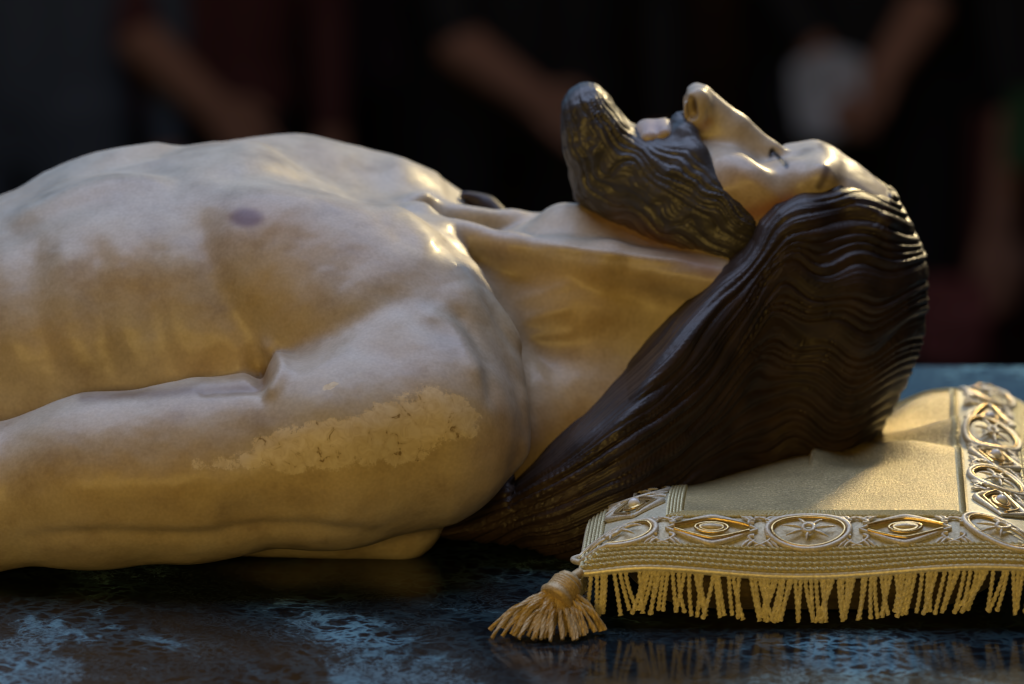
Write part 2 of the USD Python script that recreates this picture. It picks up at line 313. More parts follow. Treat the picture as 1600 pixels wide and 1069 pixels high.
def f_body(p):
    x = np.clip(p[:, 0], TX[0], TX[-1])
    top, bot, w = tz(x).astype(f32), tb(x).astype(f32), tw(x).astype(f32)
    zc, hh = (top + bot) / 2, (top - bot) / 2
    n = f32(2.35)
    a, b = np.abs(p[:, 1]) / w, np.abs(p[:, 2] - zc) / hh
    d = ((a ** n + b ** n) ** (1 / n) - 1) * np.minimum(w, hh) * f32(.85)
    d = smax(d, p[:, 0] - f32((770 - 800) * S), .06); d = smax(d, f32(TX[0] + .03) - p[:, 0], .05)
    Y = lambda a, b, y: P(a, b, y)
    # neck, throat, trapezius
    d = smin(d, chain(p, [Y(760, 520, 0), Y(900, 478, 0), Y(1130, 470, 0)], [.066, .064, .064], .02), .03)
    d = smin(d, rc(p, Y(790, 680, -.080), Y(1060, 580, -.018), .045, .042), .022)
    # shoulder and arm
    d = smin(d, rc(p, Y(665, 600, -.09), Y(655, 650, -.165), .066, .068), .03)
    arm = chain(p, [Y(652, 668, -.188), Y(520, 700, -.208), Y(300, 738, -.216), Y(150, 752, -.216), Y(-60, 785, -.214), Y(-260, 800, -.21)], [.072, .066, .059, .057, .047, .042], .02)
    arm = smin(arm, chain(p, [Y(-260, 800, -.21), Y(-420, 800, -.20), Y(-700, 800, -.175), Y(-860, 812, -.16)], [.042, .046, .036, .026], .02), .02)
    d = smin(d, arm, .009)
    d = smin(d, rc(p, Y(300, 800, -.165), Y(620, 800, -.15), .03, .035), .012)      # shoulder blade resting on the slab
    # pectoral and the fold in front of the armpit
    d = smin(d, rc(p, Y(470, 420, -.09), Y(590, 485, -.13), .056, .046), .03)
    d = smin(d, rc(p, Y(440, 480, -.13), Y(600, 560, -.17), .03, .04), .025)
    # collar bone
    d = smin(d, schain(p, [Y(655, 342, -.018), Y(700, 388, -.048), Y(742, 460, -.088), Y(780, 550, -.136), Y(800, 630, -.168), Y(792, 695, -.182)], [.011, .010, .010, .011, .012, .014], .006), .018)
    d = smin(d, rc(p, Y(590, 440, -.088), Y(700, 520, -.135), .048, .040), .035)
    # throat tendon, larynx, pit between the collar bones
    d = smin(d, chain(p, [Y(668, 345, -.018), Y(800, 388, -.04), Y(950, 408, -.054), Y(1120, 440, -.062)], [.008, .010, .013, .016], .01), .012)
    d = smin(d, rc(p, Y(880, 352, 0), Y(960, 370, 0), .013, .016), .02)
    d = smax(d, -ell(p, Y(714, 322, .0), (.026, .017, .015)), .012)
    d = smin(d, f_head(p), .02)
    d = smin(d, rc(p, Y(1276, 254, 0), Y(1276, 274, -.042), .011, .010), .014)          # brow
    nose = chain(p, [Y(1200, 238, 0), Y(1150, 195, 0), Y(1094, 153, 0)], [.0055, .0068, .0100], .006)
    nose = smin(nose, chain(p, [Y(1190, 245, 0), Y(1112, 195, 0)], [.014, .0125], .006), .012)
    nose = smin(nose, ell(p, Y(1090, 171, -.0115), (.0100, .0070, .0150)), .006)
    d = smin(d, nose, .010)
    d = smax(d, -ell(p, Y(1222, 240, -.028), (.014, .013, .009)), .028)                # eye socket
    d = smin(d, ell(p, Y(1246, 284, -.028), (.024, .0165, .0165)), .014)              # closed lid
    d = smax(d, -rc(p, Y(1079, 158, -.0145), Y(1082, 178, -.0155), .0032, .0040, .7), .002)
    d = smin(d, rc(p, Y(1036, 199, 0), Y(1040, 208, -.019), .0062, .004), .009)          # lips
    d = smin(d, rc(p, Y(1009, 203, 0), Y(1012, 215, -.019), .0076, .005), .009)
    return d
v, f = sculpt(f_body, (-.80, -.285, -.004), (.33, 0, .33), .0032, 1, lambda c: (c[:, 0] > .105) & (c[:, 2] > .2))
px, py = near_proj(v); n0 = vnormals(v, f)
face_w = np.clip((-(n0 @ FWD) * np.where(v[:, 1] > 0, 1, 1) + .35) / .5, 0, 1) if False else np.ones(len(v))
H = np.zeros(len(v))
def st(pts, h, w, power=2): global H; H += h * stroke(px, py, pts, w, power, .2)
def bl(c, rx, ry, h, ang=0, power=2): global H; H += h * blob(px, py, c, rx, ry, ang, power)
mm = .001
# pectoral plate, its lower border and the groove along the breast bone
bl((475, 400), 165, 105, 6 * mm, 35, 3)
st([(300, 312), (318, 380), (345, 450), (385, 510), (420, 548)], -4.5 * mm, 26)
st([(305, 270), (420, 280), (540, 300), (620, 318)], -4.0 * mm, 17)
st([(600, 300), (640, 345), (690, 392)], 2 * mm, 20)
# edge of the ribs and the rib bows below the breast
st([(0, 352), (60, 330), (130, 300), (200, 283), (280, 290)], 5.5 * mm, 15)
st([(0, 395), (45, 345), (110, 322), (180, 305)], -1.5 * mm, 18)
st([(-20, 310), (80, 268), (140, 258), (230, 262), (300, 272)], -5.0 * mm, 15)
st([(30, 290), (120, 240), (200, 232), (285, 238)], 2.5 * mm, 12)
for k, (a, h) in enumerate(((0, 2.2), (95, 2.2), (185, 2.0), (265, 1.4))):
    st([(a + 25, 360), (a + 5, 430), (a + 15, 520), (a + 60, 610)], h * mm, 26)
    st([(a + 75, 360), (a + 55, 430), (a + 65, 520), (a + 110, 600)], -h * .8 * mm, 22)
# furrow between breast and shoulder, front edge of the deltoid, hollow under the collar bone
st([(660, 462), (610, 478), (550, 505), (480, 545), (440, 585)], -4 * mm, 24)
bl((668, 462), 50, 34, -1.5 * mm)
st([(640, 490), (690, 502), (733, 548), (750, 610)], 2.6 * mm, 15)
st([(700, 465), (742, 535), (768, 600), (772, 650)], -2.5 * mm, 13)
st([(735, 415), (790, 505), (832, 610), (838, 690)], -2.5 * mm, 10)
st([(400, 535), (428, 548), (442, 575), (432, 600), (405, 624)], 4.0 * mm, 12)
bl((402, 578), 15, 34, -9 * mm, -10, 2); st([(408, 606), (350, 609), (300, 611)], -2.5 * mm, 9)
bl((590, 640), 130, 70, 4 * mm, -10)
# arm: line between the muscles, underside
st([(0, 842), (150, 835), (300, 838), (430, 826), (560, 832), (650, 838)], -3 * mm, 12)
st([(330, 815), (420, 800), (520, 800)], -2.5 * mm, 28)
bl((250, 760), 150, 40, 2.5 * mm)
# neck: hollows beside the tendon, fine skin folds
bl((800, 460), 40, 60, -5 * mm, 20)
st([(690, 372), (800, 420), (880, 470)], -2 * mm, 22)
for a, b in (((800, 470), (905, 440)), ((810, 500), (900, 480)), ((820, 525), (905, 520)), ((830, 560), (880, 640))): st([a, b], .7 * mm, 9)
st([(830, 380), (950, 396), (1080, 412)], 1.6 * mm, 7)
bl((700, 327), 26, 13, -3 * mm)
# face
st([(1100, 232), (1150, 262), (1205, 300), (1235, 330)], 1.2 * mm, 14)
st([(1203, 245), (1208, 236), (1230, 262)], -1.0 * mm, 4)
st([(1100, 195), (1108, 185), (1106, 165)], -.8 * mm, 4)
bl((1150, 330), 30, 25, -2.5 * mm)
H += .0011 * (meshkit.fbm(v * 38 + 3, 3, 5) - .5) * 2
v = v + n0 * H[:, None]
nn = vnormals(v, f)
# paint of the figure: flesh, rosier passages, ochre partly standing for warm light, painted shade, nipple, lips, brows and lashes
col = np.tile(np.array([.52, .445, .34]), (len(v), 1))
def tint(w, c): global col; w = np.clip(w, 0, 1)[:, None]; col = col * (1 - w) + np.array(c) * w
b1 = meshkit.fbm(v * 14, 4, 11)
tint(np.clip((b1 - .5) * 3, 0, 1) * .5, (.50, .36, .25)); tint(np.clip((.48 - b1) * 3, 0, 1) * .4, (.52, .42, .37))
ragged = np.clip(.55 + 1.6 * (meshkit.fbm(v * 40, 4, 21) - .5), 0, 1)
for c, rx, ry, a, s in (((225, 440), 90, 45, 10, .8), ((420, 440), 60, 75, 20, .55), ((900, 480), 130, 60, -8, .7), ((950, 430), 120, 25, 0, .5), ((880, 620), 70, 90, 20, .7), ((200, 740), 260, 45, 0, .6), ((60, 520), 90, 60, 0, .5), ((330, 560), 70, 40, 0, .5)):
    tint(blob(px, py, c, rx, ry, a) * s * .75 * (0.75 + .5 * ragged), (.53, .35, .12))  # ochre paint that also carries the warm side light in its colour
tint(blob(px, py, (390, 352), 60, 40, 0, 2) * .3, (.42, .27, .24)); tint(blob(px, py, (387, 347), 27, 15, 5, 5) * .92, (.15, .06, .065))
tint(stroke(px, py, [(1150, 345), (1195, 328), (1235, 315)], 16) * .8, (.30, .08, .03))  # red shadow between cheek and hair, painted into the flesh
tint(blob(px, py, (1165, 300), 50, 30, 20) * .35, (.50, .30, .19))
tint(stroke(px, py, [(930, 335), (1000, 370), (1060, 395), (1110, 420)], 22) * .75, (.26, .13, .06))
tint(stroke(px, py, [(1206, 236), (1216, 245), (1229, 260)], 4.4, 4) * .97, (.02, .016, .016)); tint(blob(px, py, (1205, 241), 5, 9, 20, 4) * .95, (.02, .016, .016))
tint(stroke(px, py, [(1284, 226), (1296, 242), (1291, 266), (1280, 292)], 6.5, 3) * .75, (.085, .06, .065))
tint(blob(px, py, (1085, 165), 6, 14, 0, 3) * .85, (.08, .045, .02)); tint(stroke(px, py, [(1098, 198), (1108, 190)], 8) * .6, (.36, .17, .05))
tint(blob(px, py, (1022, 200), 26, 16) * .8, (.33, .235, .235))
tint(stroke(px, py, [(405, 575), (400, 600), (300, 610), (130, 622)], 9) * .6, (.14, .07, .04))  # contact shade of armpit and arm crease, painted in
tint(blob(px, py, (585, 735), 200, 62, -10, 3) * .85, (.62, .48, .25)); tint(blob(px, py, (300, 790), 330, 60, 0, 3) * .5, (.52, .38, .17)); tint(blob(px, py, (800, 690), 50, 90, 20) * .5, (.52, .30, .14))  # cream around the worn paint; arm and shoulder ochre paints in warm light
wear = .635 * np.maximum.reduce([blob(px, py, (630, 672), 125, 66, -18, 4), blob(px, py, (510, 698), 150, 52, -3, 4), blob(px, py, (690, 650), 80, 55, 20, 4)])
wear = np.maximum(wear, .60 * blob(px, py, (516, 606), 20, 9, -20, 3)); wear = np.maximum(wear, .55 * blob(px, py, (360, 722), 130, 26, -6, 2))
figure = thing('reclining_statue', 'painted wooden statue of a bearded man lying on his back, bare chest, peeling shoulder paint', 'statue')
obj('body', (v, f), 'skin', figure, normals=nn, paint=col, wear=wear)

# hair: carved wavy strands that run from the parting round the head and down under the neck
GUIDES = [
 [(1400,312),(1355,298),(1312,288),(1262,300),(1218,325),(1192,352),(1170,395),(1130,435),(1060,500),(980,590),(900,660),(800,752)],
 [(1422,350),(1390,345),(1350,352),(1300,338),(1255,345),(1225,365),(1205,400),(1165,450),(1095,530),(1010,620),(920,690),(800,772)],
 [(1440,410),(1405,408),(1370,420),(1325,432),(1285,420),(1245,398),(1215,420),(1180,480),(1110,570),(1030,650),(930,715),(800,785)],
 [(1448,480),(1412,478),(1375,492),(1335,500),(1290,490),(1240,472),(1200,490),(1160,545),(1090,620),(1020,680),(930,735),(800,797)],
 [(1444,540),(1405,540),(1365,555),(1320,560),(1270,545),(1220,530),(1170,555),(1120,610),(1060,680),(980,735),(900,770),(800,808)],
 [(1425,590),(1380,600),(1330,615),(1280,605),(1220,590),(1170,605),(1120,655),(1060,715),(980,760),(880,800),(800,820)],
 [(1390,650),(1340,665),(1290,670),(1230,655),(1180,660),(1120,705),(1060,750),(980,790),(880,825),(800,835)],
 [(1320,725),(1270,735),(1210,725),(1150,740),(1090,770),(1000,810),(880,845),(800,855)]]
BGUIDES = [
 [(1185,330),(1150,300),(1110,262),(1060,222),(1010,206),(975,188),(955,158),(938,134)],
 [(1190,365),(1140,335),(1090,300),(1030,262),(975,228),(940,190),(920,150),(912,130)],
 [(1165,400),(1110,370),(1050,335),(990,295),(940,250),(908,200),(895,165),(890,138)],
 [(1130,425),(1060,395),(990,357),(940,327),(905,300),(886,250),(880,200),(874,158)]]
def stream(guides, bounds, step=6):
    pts, val = [], []
    for i, g in enumerate(guides):
        g = np.array(g, float); L = np.r_[0, np.cumsum(np.linalg.norm(np.diff(g, axis=0), axis=1))]
        t = np.arange(0, L[-1], 26); pts.append(np.stack([np.interp(t, L, g[:, 0]), np.interp(t, L, g[:, 1])], 1)); val.append(np.full(len(t), i / (len(guides) - 1)))
    r = RBFInterpolator(np.concatenate(pts) / 100, np.concatenate(val), kernel='thin_plate_spline', smoothing=1e-4)
    gx, gy = np.arange(bounds[0], bounds[2], step), np.arange(bounds[1], bounds[3], step)
    G = r(np.stack(np.meshgrid(gx, gy, indexing='ij'), -1).reshape(-1, 2) / 100).reshape(len(gx), len(gy))
    return lambda px, py: map_coordinates(G, [(px - bounds[0]) / step, (py - bounds[1]) / step], order=3, mode='nearest')
FACECUT = [(1050, 505, -.085), (1118, 440, -.082), (1158, 402, -.08), (1178, 378, -.078), (1188, 350, -.074), (1212, 326, -.07), (1258, 303, -.06), (1312, 289, -.045), (1355, 294, -.03), (1384, 293, -.0), (1440, 190, 0), (1440, 100, 0), (1000, 50, 0), (800, 400, -.06), (800, 745, -.1), (900, 655, -.1), (980, 585, -.09)]
cutw = np.array([P(*q)[[0, 2]] for q in FACECUT])
TAIL = [(1230, 350, -.07), (1120, 400, -.07), (1040, 470, -.08), (960, 560, -.09), (880, 640, -.1), (800, 725, -.12), (700, 795, -.14), (640, 838, -.15), (700, 858, -.16), (820, 862, -.17), (930, 895, -.17), (1000, 865, -.15), (1090, 822, -.12), (1200, 775, -.10), (1320, 705, -.06), (1370, 560, -.04), (1330, 430, -.06)]
tailhw = PchipInterpolator([(q - 800) * S for q in (640, 750, 850, 950, 1050, 1150, 1250, 1340)], [.170, .182, .195, .198, .165, .120, .090, .080])
tailw = np.array([P(*q)[[0, 2]] for q in TAIL])
def f_hair(p):
    Y = lambda a, b, y=0: P(a, b, y)
    d = ell(p, Y(1284, 492), (.0735, .087, .098))
    d = smin(d, f_head(p) - (np.interp(p[:, 2], [.18, .225], [.009, .0015]) + .006 * np.clip((-p[:, 1] - .03) / .03, 0, 1)).astype(f32), .012)
    w = tailhw(np.clip(p[:, 0], -.07, .24)).astype(f32)
    d = smin(d, smax(poly_sdf(p[:, 0], p[:, 2], tailw), np.abs(p[:, 1]) - w, .05), .03)
    d = smin(d, ell(p, Y(1225, 655), (.06, .08, .03)), .03)
    d = smin(d, rc(p, Y(1250, 360, -.066), Y(1205, 410, -.07), .018, .016), .02)
    d = smax(d, -poly_sdf(p[:, 0], p[:, 2], cutw), .008)
    return d
v, f = sculpt(f_hair, (-.09, -.225, -.002), (.32, 0, .27), .0028, 1)
px, py = near_proj(v); n0 = vnormals(v, f)
sf = stream(GUIDES, (600, 240, 1500, 960))
def ridges(s, N, seed, warp):
    t = s * N + warp + 1.5 * meshkit.noise(np.stack([s * N * .45, s * 0, s * 0], 1), int(seed) + 40); k = np.floor(t); u = t - k
    hsh = np.modf(np.abs(np.sin(k * 12.9898 + seed) * 43758.5453))[0]
    return (np.sin(np.pi * u) ** .8) * (.62 + .5 * hsh)
s = sf(px, py) + .026 * np.sin(px / 21.0 + py / 70.0 + 2.2 * meshkit.noise(np.stack([px / 150, py / 90, np.zeros_like(px)], 1), 6)) * np.clip((px - 1130) / 90, 0, 1)
w1 = 1.1 * (meshkit.noise(np.stack([px / 120, py / 120, np.zeros_like(px)], 1), 3) - .5)
fade = np.clip((px - 640) / 200, .4, 1)
tail = np.clip((1230 - px) / 120, 0, 1)
D = ((.0033 - .0012 * tail) * (.65 + .7 * meshkit.noise(np.stack([px / 70, py / 40, px * 0], 1), 31)) * ridges(s, 24, 1.0, w1) + .0008 * ridges(s, 72, 4.0, w1 * 3)) * fade
D += .0012 * (meshkit.fbm(v * 30, 3, 8) - .5)
ed = np.clip(poly_sdf(v[:, 0].astype(f32), v[:, 2].astype(f32), cutw) / .005, np.where(px < 1160, .9, .5), 1)
D *= 1 - .55 * np.clip((px - 1330) / 60, 0, 1) * np.clip((py - 540) / 60, 0, 1)
D += .0042 * ridges(s, 7, 9.0, w1 * .6) * np.clip((1230 - px) / 120, 0, 1) * fade
v = v + n0 * ((D - .0022) * ed)[:, None]
v[:, 2] = np.maximum(v[:, 2], .0005)
obj('hair', (v, f), 'hair', figure, normals=vnormals(v, f), paint=None)

lk = spline([P(722, 305, .10), P(752, 318, .105), P(785, 345, .095), P(800, 365, .085)], 14)
obj('hair_lock', tube(lk, np.interp(np.linspace(0, 1, 14), [0, .4, 1], [.003, .009, .006]), 12), 'hair', figure, smooth=True)

# beard, in curled tufts
BEARD = np.array([(892, 316), (876, 250), (872, 195), (875, 166), (886, 146), (906, 136), (932, 136), (952, 150), (966, 172), (988, 197), (1010, 214), (1050, 216), (1085, 228), (1110, 260), (1148, 300), (1190, 338), (1196, 385), (1150, 440), (1060, 403), (960, 352)], float)
bw = np.array([P(a, b, -float(np.interp(a, [880, 960, 1060, 1130, 1170], [0, .01, .036, .055, .06])))[[0, 2]] for a, b in BEARD])
def f_beard(p):
    Y = lambda a, b, y=0: P(a, b, y)
    d2 = poly_sdf(p[:, 0], p[:, 2], bw)
    w = np.interp(p[:, 0], [(880 - 800) * S, (960 - 800) * S, (1050 - 800) * S, (1150 - 800) * S], [.022, .036, .054, .066]).astype(f32)
    d = smax(d2 + .003, np.abs(p[:, 1]) - w, .034) * .9
    d = smin(d, smax(smin(f_head(p), rc(p, Y(880, 352, 0), Y(960, 370, 0), .013, .016), .02) - np.interp(p[:, 0], [(1050 - 800) * S, (1170 - 800) * S], [.0055, .002]).astype(f32), d2 + f32(.001), .018), .01)
    d = smin(d, rc(p, Y(901, 174, -.010), Y(914, 225, -.014), .0075, .014), .014)
    d = smin(d, rc(p, Y(918, 157, -.005), Y(938, 205, -.014), .0075, .011), .014)
    d = smin(d, chain(p, [Y(1062, 192, -.004), Y(1072, 210, -.02), Y(1088, 242, -.036), Y(1112, 285, -.047)], [.0062, .0070, .0065, .004], .008), .010)   # moustache
    return d
v, f = sculpt(f_beard, (.02, -.085, .13), (.19, 0, .32), .0022, 1)
px, py = near_proj(v); n0 = vnormals(v, f)
s = stream(BGUIDES, (800, 80, 1260, 500))(px, py)
w1 = 2.6 * (meshkit.fbm(np.stack([px / 45, py / 45, np.zeros_like(px)], 1), 2, 13) - .5)
chin = np.clip((975 - px) / 50, 0, 1)
D = .0018 * chin * (1 - 2 * np.abs(2 * meshkit.fbm(v * np.array([75, 60, 75]) + 7, 2, 17) - 1)) + .0024 * ridges(s, 9, 2.0, w1) + .0010 * ridges(s, 27, 5.0, w1 * 2.5) + .004 * (meshkit.fbm(v * 60, 3, 9) - .5)
v = v + n0 * ((D - .0016) * np.clip(-poly_sdf(v[:, 0].astype(f32), v[:, 2].astype(f32), bw) / .008, .2, 1))[:, None]
bc = np.tile(np.array([.046, .041, .043]), (len(v), 1))
w = np.clip(np.clip((s - .80) / .25, 0, 1) * np.clip((px - 940) / 80, 0, 1), 0, 1)[:, None]; bc = bc * (1 - w) + np.array([.16, .075, .035]) * w
obj('beard', (v, f), 'beard', figure, normals=vnormals(v, f), paint=bc)

# ------------------------------------------------------------------ slab
def rounded_box(x0, x1, y0, y1, z0, z1, r):
    from manifold3d import Manifold
    s = Manifold.sphere(r, 16)
    return Manifold.batch_hull([s.translate([x, y, z]) for x in (x0 + r, x1 - r) for y in (y0 + r, y1 - r) for z in (z0 + r, z1 - r)])
table = thing('marble_table', 'long dark veined marble slab table that carries the statue and the cushion', 'table', (0, 0, -1.6))
def tbl(name, m, mat):
    mm_ = m.to_mesh(); vv = mm_.vert_properties[:, :3] + [0, 0, 1.6]
    return obj(name, (vv, mm_.tri_verts), mat, table, smooth=40)
tbl('slab', rounded_box(-1.45, .75, -.72, .43, -.06, 0, .006), 'marble')
tbl('plinth', rounded_box(-1.35, .65, -.62, .37, -1.50, -.062, .01), 'stone')
tbl('foot', rounded_box(-1.40, .70, -.67, .42, -1.6, -1.502, .01), 'stone')

# ------------------------------------------------------------------ cushion
CX0, CX1, CY0, CY1 = .046, .362, -.343, .108     # outer hem
cush = thing('gold_cushion', 'gold cloth cushion with embroidered border, fringe and corner tassel under the head', 'cushion')
IX0, IX1, IY0, IY1 = .108, .304, -.298, .055
def top_z(x, y):
    x, y = np.asarray(x, float), np.asarray(y, float)
    u = np.minimum(np.clip((x - CX0) / (IX0 - CX0), 0, 1), np.clip((CX1 - x) / (CX1 - IX1), 0, 1))
    w = np.minimum(np.clip((y - CY0) / (IY0 - CY0), 0, 1), np.clip((CY1 - y) / (CY1 - IY1), 0, 1))
    e = np.minimum(u, w)
    hem = .040 + .0035 * np.sin((x - .06) * 26 + 1.2) - .004 * np.exp(-((x - CX0) / .03) ** 2)
    z = hem + (.066 - hem) * np.sin(e * np.pi / 2) ** .9
    z -= .013 * np.exp(-(((x - .225) / .075) ** 2 + ((y + .01) / .11) ** 2) ** 1.3)      # sunk under the head and the hair
    z -= .024 * np.exp(-(((x - .10) / .085) ** 2 + ((y + .04) / .165) ** 2) ** 1.6)
    ang = np.arctan2(y + .03, x - .22); r = np.hypot(x - .22, y + .03)
    z += .0065 * np.exp(-((r - .090) / .040) ** 2) * np.cos(ang * 7 + .6) * (x > .2)
    return z
def grid_mesh(fn, U, V):
    pts = np.array([[fn(u, v_) for v_ in V] for u in U]).reshape(-1, 3); nv = len(V); fc = []
    for i in range(len(U) - 1):
        for j in range(nv - 1):
            a = i * nv + j; fc += [[a, a + nv, a + nv + 1], [a, a + nv + 1, a + 1]]
    return trimesh.Trimesh(pts, fc, process=False)
def T(x, y, h=0.0):
    e = 1e-3; zx = (top_z(x + e, y) - top_z(x - e, y)) / (2 * e); zy = (top_z(x, y + e) - top_z(x, y - e)) / (2 * e)
    n = np.array([-zx, -zy, 1.0]); n /= np.linalg.norm(n); return np.array([x + .055 * (y - CY0), y, float(top_z(x, y))]) + h * n
# cover: top sheet, wrapped under at the hem, and the stuffed body below it
cover = grid_mesh(lambda a, b: T(a, b), np.linspace(CX0, CX1, 150), np.linspace(CY0, CY1, 210))
under = cover.copy(); under.vertices = under.vertices - [0, 0, .004]; under.faces = under.faces[:, ::-1]
nx_, ny_ = 150, 210
ring = [i * ny_ for i in range(nx_)] + [(nx_ - 1) * ny_ + j for j in range(1, ny_)] + [i * ny_ + ny_ - 1 for i in range(nx_ - 2, -1, -1)] + [j for j in range(ny_ - 2, 0, -1)]
N0 = len(cover.vertices); rim = []
for a, b in zip(ring, ring[1:] + ring[:1]): rim += [[a, N0 + a, N0 + b], [a, N0 + b, b]]
obj('cover', trimesh.Trimesh(np.vstack([cover.vertices, under.vertices]), np.vstack([cover.faces, under.faces + N0, np.array(rim)]), process=False), 'border', cush, smooth=50)
tp = grid_mesh(lambda a, b: T(a, b, .0012), np.linspace(IX0 - .004, IX1 + .004, 110), np.linspace(IY0 - .004, IY1 + .004, 150))
obj('top_panel', tp, 'lame', cush, smooth=True)
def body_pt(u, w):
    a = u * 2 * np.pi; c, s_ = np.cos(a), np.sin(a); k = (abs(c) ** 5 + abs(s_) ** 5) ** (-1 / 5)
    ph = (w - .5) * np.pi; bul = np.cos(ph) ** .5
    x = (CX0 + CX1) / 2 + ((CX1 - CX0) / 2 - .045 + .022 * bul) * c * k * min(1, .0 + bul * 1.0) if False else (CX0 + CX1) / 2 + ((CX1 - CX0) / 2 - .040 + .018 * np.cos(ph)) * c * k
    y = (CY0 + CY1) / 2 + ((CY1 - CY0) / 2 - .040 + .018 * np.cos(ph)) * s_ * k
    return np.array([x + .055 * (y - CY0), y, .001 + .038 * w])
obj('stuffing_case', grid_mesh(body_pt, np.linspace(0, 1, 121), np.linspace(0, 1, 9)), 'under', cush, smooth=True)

def cord_line(pts, r, n=6, tw=.55, squash=.62): return tube(pts, r, n, squash=squash, twist=tw)
def edge_path(x0, x1, y0, y1, side, m=260):
    t = np.linspace(0, 1, m)
    return {'front': [(x0 + (x1 - x0) * k, y0) for k in t], 'back': [(x0 + (x1 - x0) * k, y1) for k in t], 'left': [(x0, y0 + (y1 - y0) * k) for k in t], 'right': [(x1, y0 + (y1 - y0) * k) for k in t]}[side]
for side in ('front', 'right', 'left', 'back'):
    for rowset, nm in ((((-.0044, 0), (-.0022, 0), (.0, 0), (.0022, 0), (.0044, 0)), 'inner_braid'), (((.0, 0), (.0027, 0), (.0054, 0), (.0081, 0), (.0106, 0)), 'outer_braid')):
        parts = []
        for o, _ in rowset:
            b = (IX0 + o, IX1 - o, IY0 + o, IY1 - o) if nm == 'inner_braid' else (CX0 + .002 + o, CX1 - .002 - o, CY0 + .002 + o, CY1 - .002 - o)
            if nm == 'inner_braid' and side == 'right': b = (b[0], b[1] + o * 1.2, b[2], b[3])
            ep = edge_path(*b, side, 380)
            parts.append(cord_line([T(x, y, .0012) for x, y in ep], .0017))
        obj(nm, cat(parts), 'braid', cush, smooth=60)
        if nm == 'outer_braid':
            hp = edge_path(CX0, CX1, CY0, CY1, side, 220)
            obj('hem_cord', tube([T(x, y, -.002) for x, y in hp], .003, 8), 'fringe', cush, smooth=60)

# embroidered motifs along the border: rings and pointed lozenges alternate
def band_frame(side, t):
    """centre of the band at distance t from the front right corner, along and across directions in (x, y)"""
    cy, cx = (CY0 + .0105 + IY0 - .0045) / 2, (IX1 + .0045 + CX1 - .0105) / 2
    if side == 'front': return (cx - t, cy), (-1, 0), (0, 1), (IY0 - CY0 - .016) / 2
    if side == 'right': return (cx, cy + t), (0, 1), (1, 0), (CX1 - IX1 - .016) / 2
    lx = (CX0 + .0105 + IX0 - .0045) / 2
    return (lx, cy + t), (0, 1), (-1, 0), (IX0 - CX0 - .016) / 2
def on_band(side, t, a, c, h):
    (x, y), al, ac, hw = band_frame(side, t); return T(x + al[0] * a + ac[0] * c, y + al[1] * a + ac[1] * c, h)
def ring_motif(side, t, ra, rcx, rot=0.0):
    th = np.linspace(0, 2 * np.pi, 41)[:-1]; cr, sr = math.cos(rot), math.sin(rot)
    def loop(k): return [on_band(side, t, k * (ra * math.cos(q) * cr - rcx * math.sin(q) * sr), k * (ra * math.cos(q) * sr + rcx * math.sin(q) * cr), .0016) for q in th]
    r = obj('embroidered_ring', tube(loop(1.0), .0021, 8, closed=True), 'silver', cush, smooth=60)
    obj('gilt_cord', tube(np.array(loop(.88)) + [0, 0, .0003], .0012, 6, closed=True), 'gold', r, smooth=60)
    fl = []
    for k in range(7):
        q = 2 * np.pi * k / 7 + .3
        fl.append(tube([on_band(side, t, e * ra * math.cos(q), e * rcx * math.sin(q), .0022 + .0012 * math.sin(e * 4)) for e in np.linspace(.12, .66, 6)], np.array([.0005, .0010, .0012, .0011, .0008, .0004]), 6))
    fl.append(tube([on_band(side, t, .004 * math.cos(q), .003 * math.sin(q), .003) for q in th[::4]], .0018, 6, closed=True))
    obj('flower_stitch', cat(fl), 'silver', r, smooth=60)
def eye_motif(side, t, la, lc, bead):
    rows = []
    for sgn in (-1, 1):
        a = np.linspace(-1, 1, 25)
        rows.append(tube([on_band(side, t, la * q, sgn * lc * (1 - abs(q) ** 1.25), .0014) for q in a], np.interp(np.abs(a), [0, 1], [.0026, .0012]), 6))
    e = obj('embroidered_lozenge', cat(rows), 'silver', cush, smooth=60)
    g = []
    for sgn in (-1, 1):
        a = np.linspace(-.82, .82, 21)
        g.append(tube([on_band(side, t, la * q, sgn * lc * .70 * (1 - abs(q) ** 1.3), .0026) for q in a], .0014, 6))
    obj('gilt_cord', cat(g), 'gold', e, smooth=60)
    th = np.linspace(0, 2 * np.pi, 25)[:-1]
    obj('eyelet', cat([tube([on_band(side, t, k * la * .36 * math.cos(q), k * lc * .36 * math.sin(q), .0026) for q in th], .0011, 6, closed=True) for k in (1, .72)]), 'gold', e, smooth=60)
    if bead:
        s_ = trimesh.creation.icosphere(2, .0042); s_.apply_translation(on_band(side, t, 0, 0, .0035)); obj('bead', s_, 'bead', e, smooth=True)
    else:
        obj('spindle_stitch', tube([on_band(side, t, la * .26 * q, 0, .003) for q in np.linspace(-1, 1, 9)], np.array([.0006, .0014, .002, .0023, .0024, .0023, .002, .0014, .0006]), 6), 'silver', e, smooth=60)
PITCHM = .0655
def scroll(side, t, hw):
    out = []
    for sa in (-1, 1):
        for sc in (-1, 1):
            q = np.linspace(0, 1, 12); ang = q * 3.6
            out.append(tube([on_band(side, t, sa * (.004 + .011 * (1 - math.exp(-2 * k)) * math.cos(w_ * .7)), sc * (hw * .35 + hw * .5 * math.sin(w_ * .55) * k), .0016) for k, w_ in zip(q, ang)], np.linspace(.0016, .0008, 12), 6))
            for b in (.35, .7): out.append(tube([on_band(side, t, sa * (.010 * b + .006 * k), sc * hw * (.55 + .35 * k), .0016) for k in (0, .5, 1)], (.0008, .0015, .0005), 6))
    return cat(out)
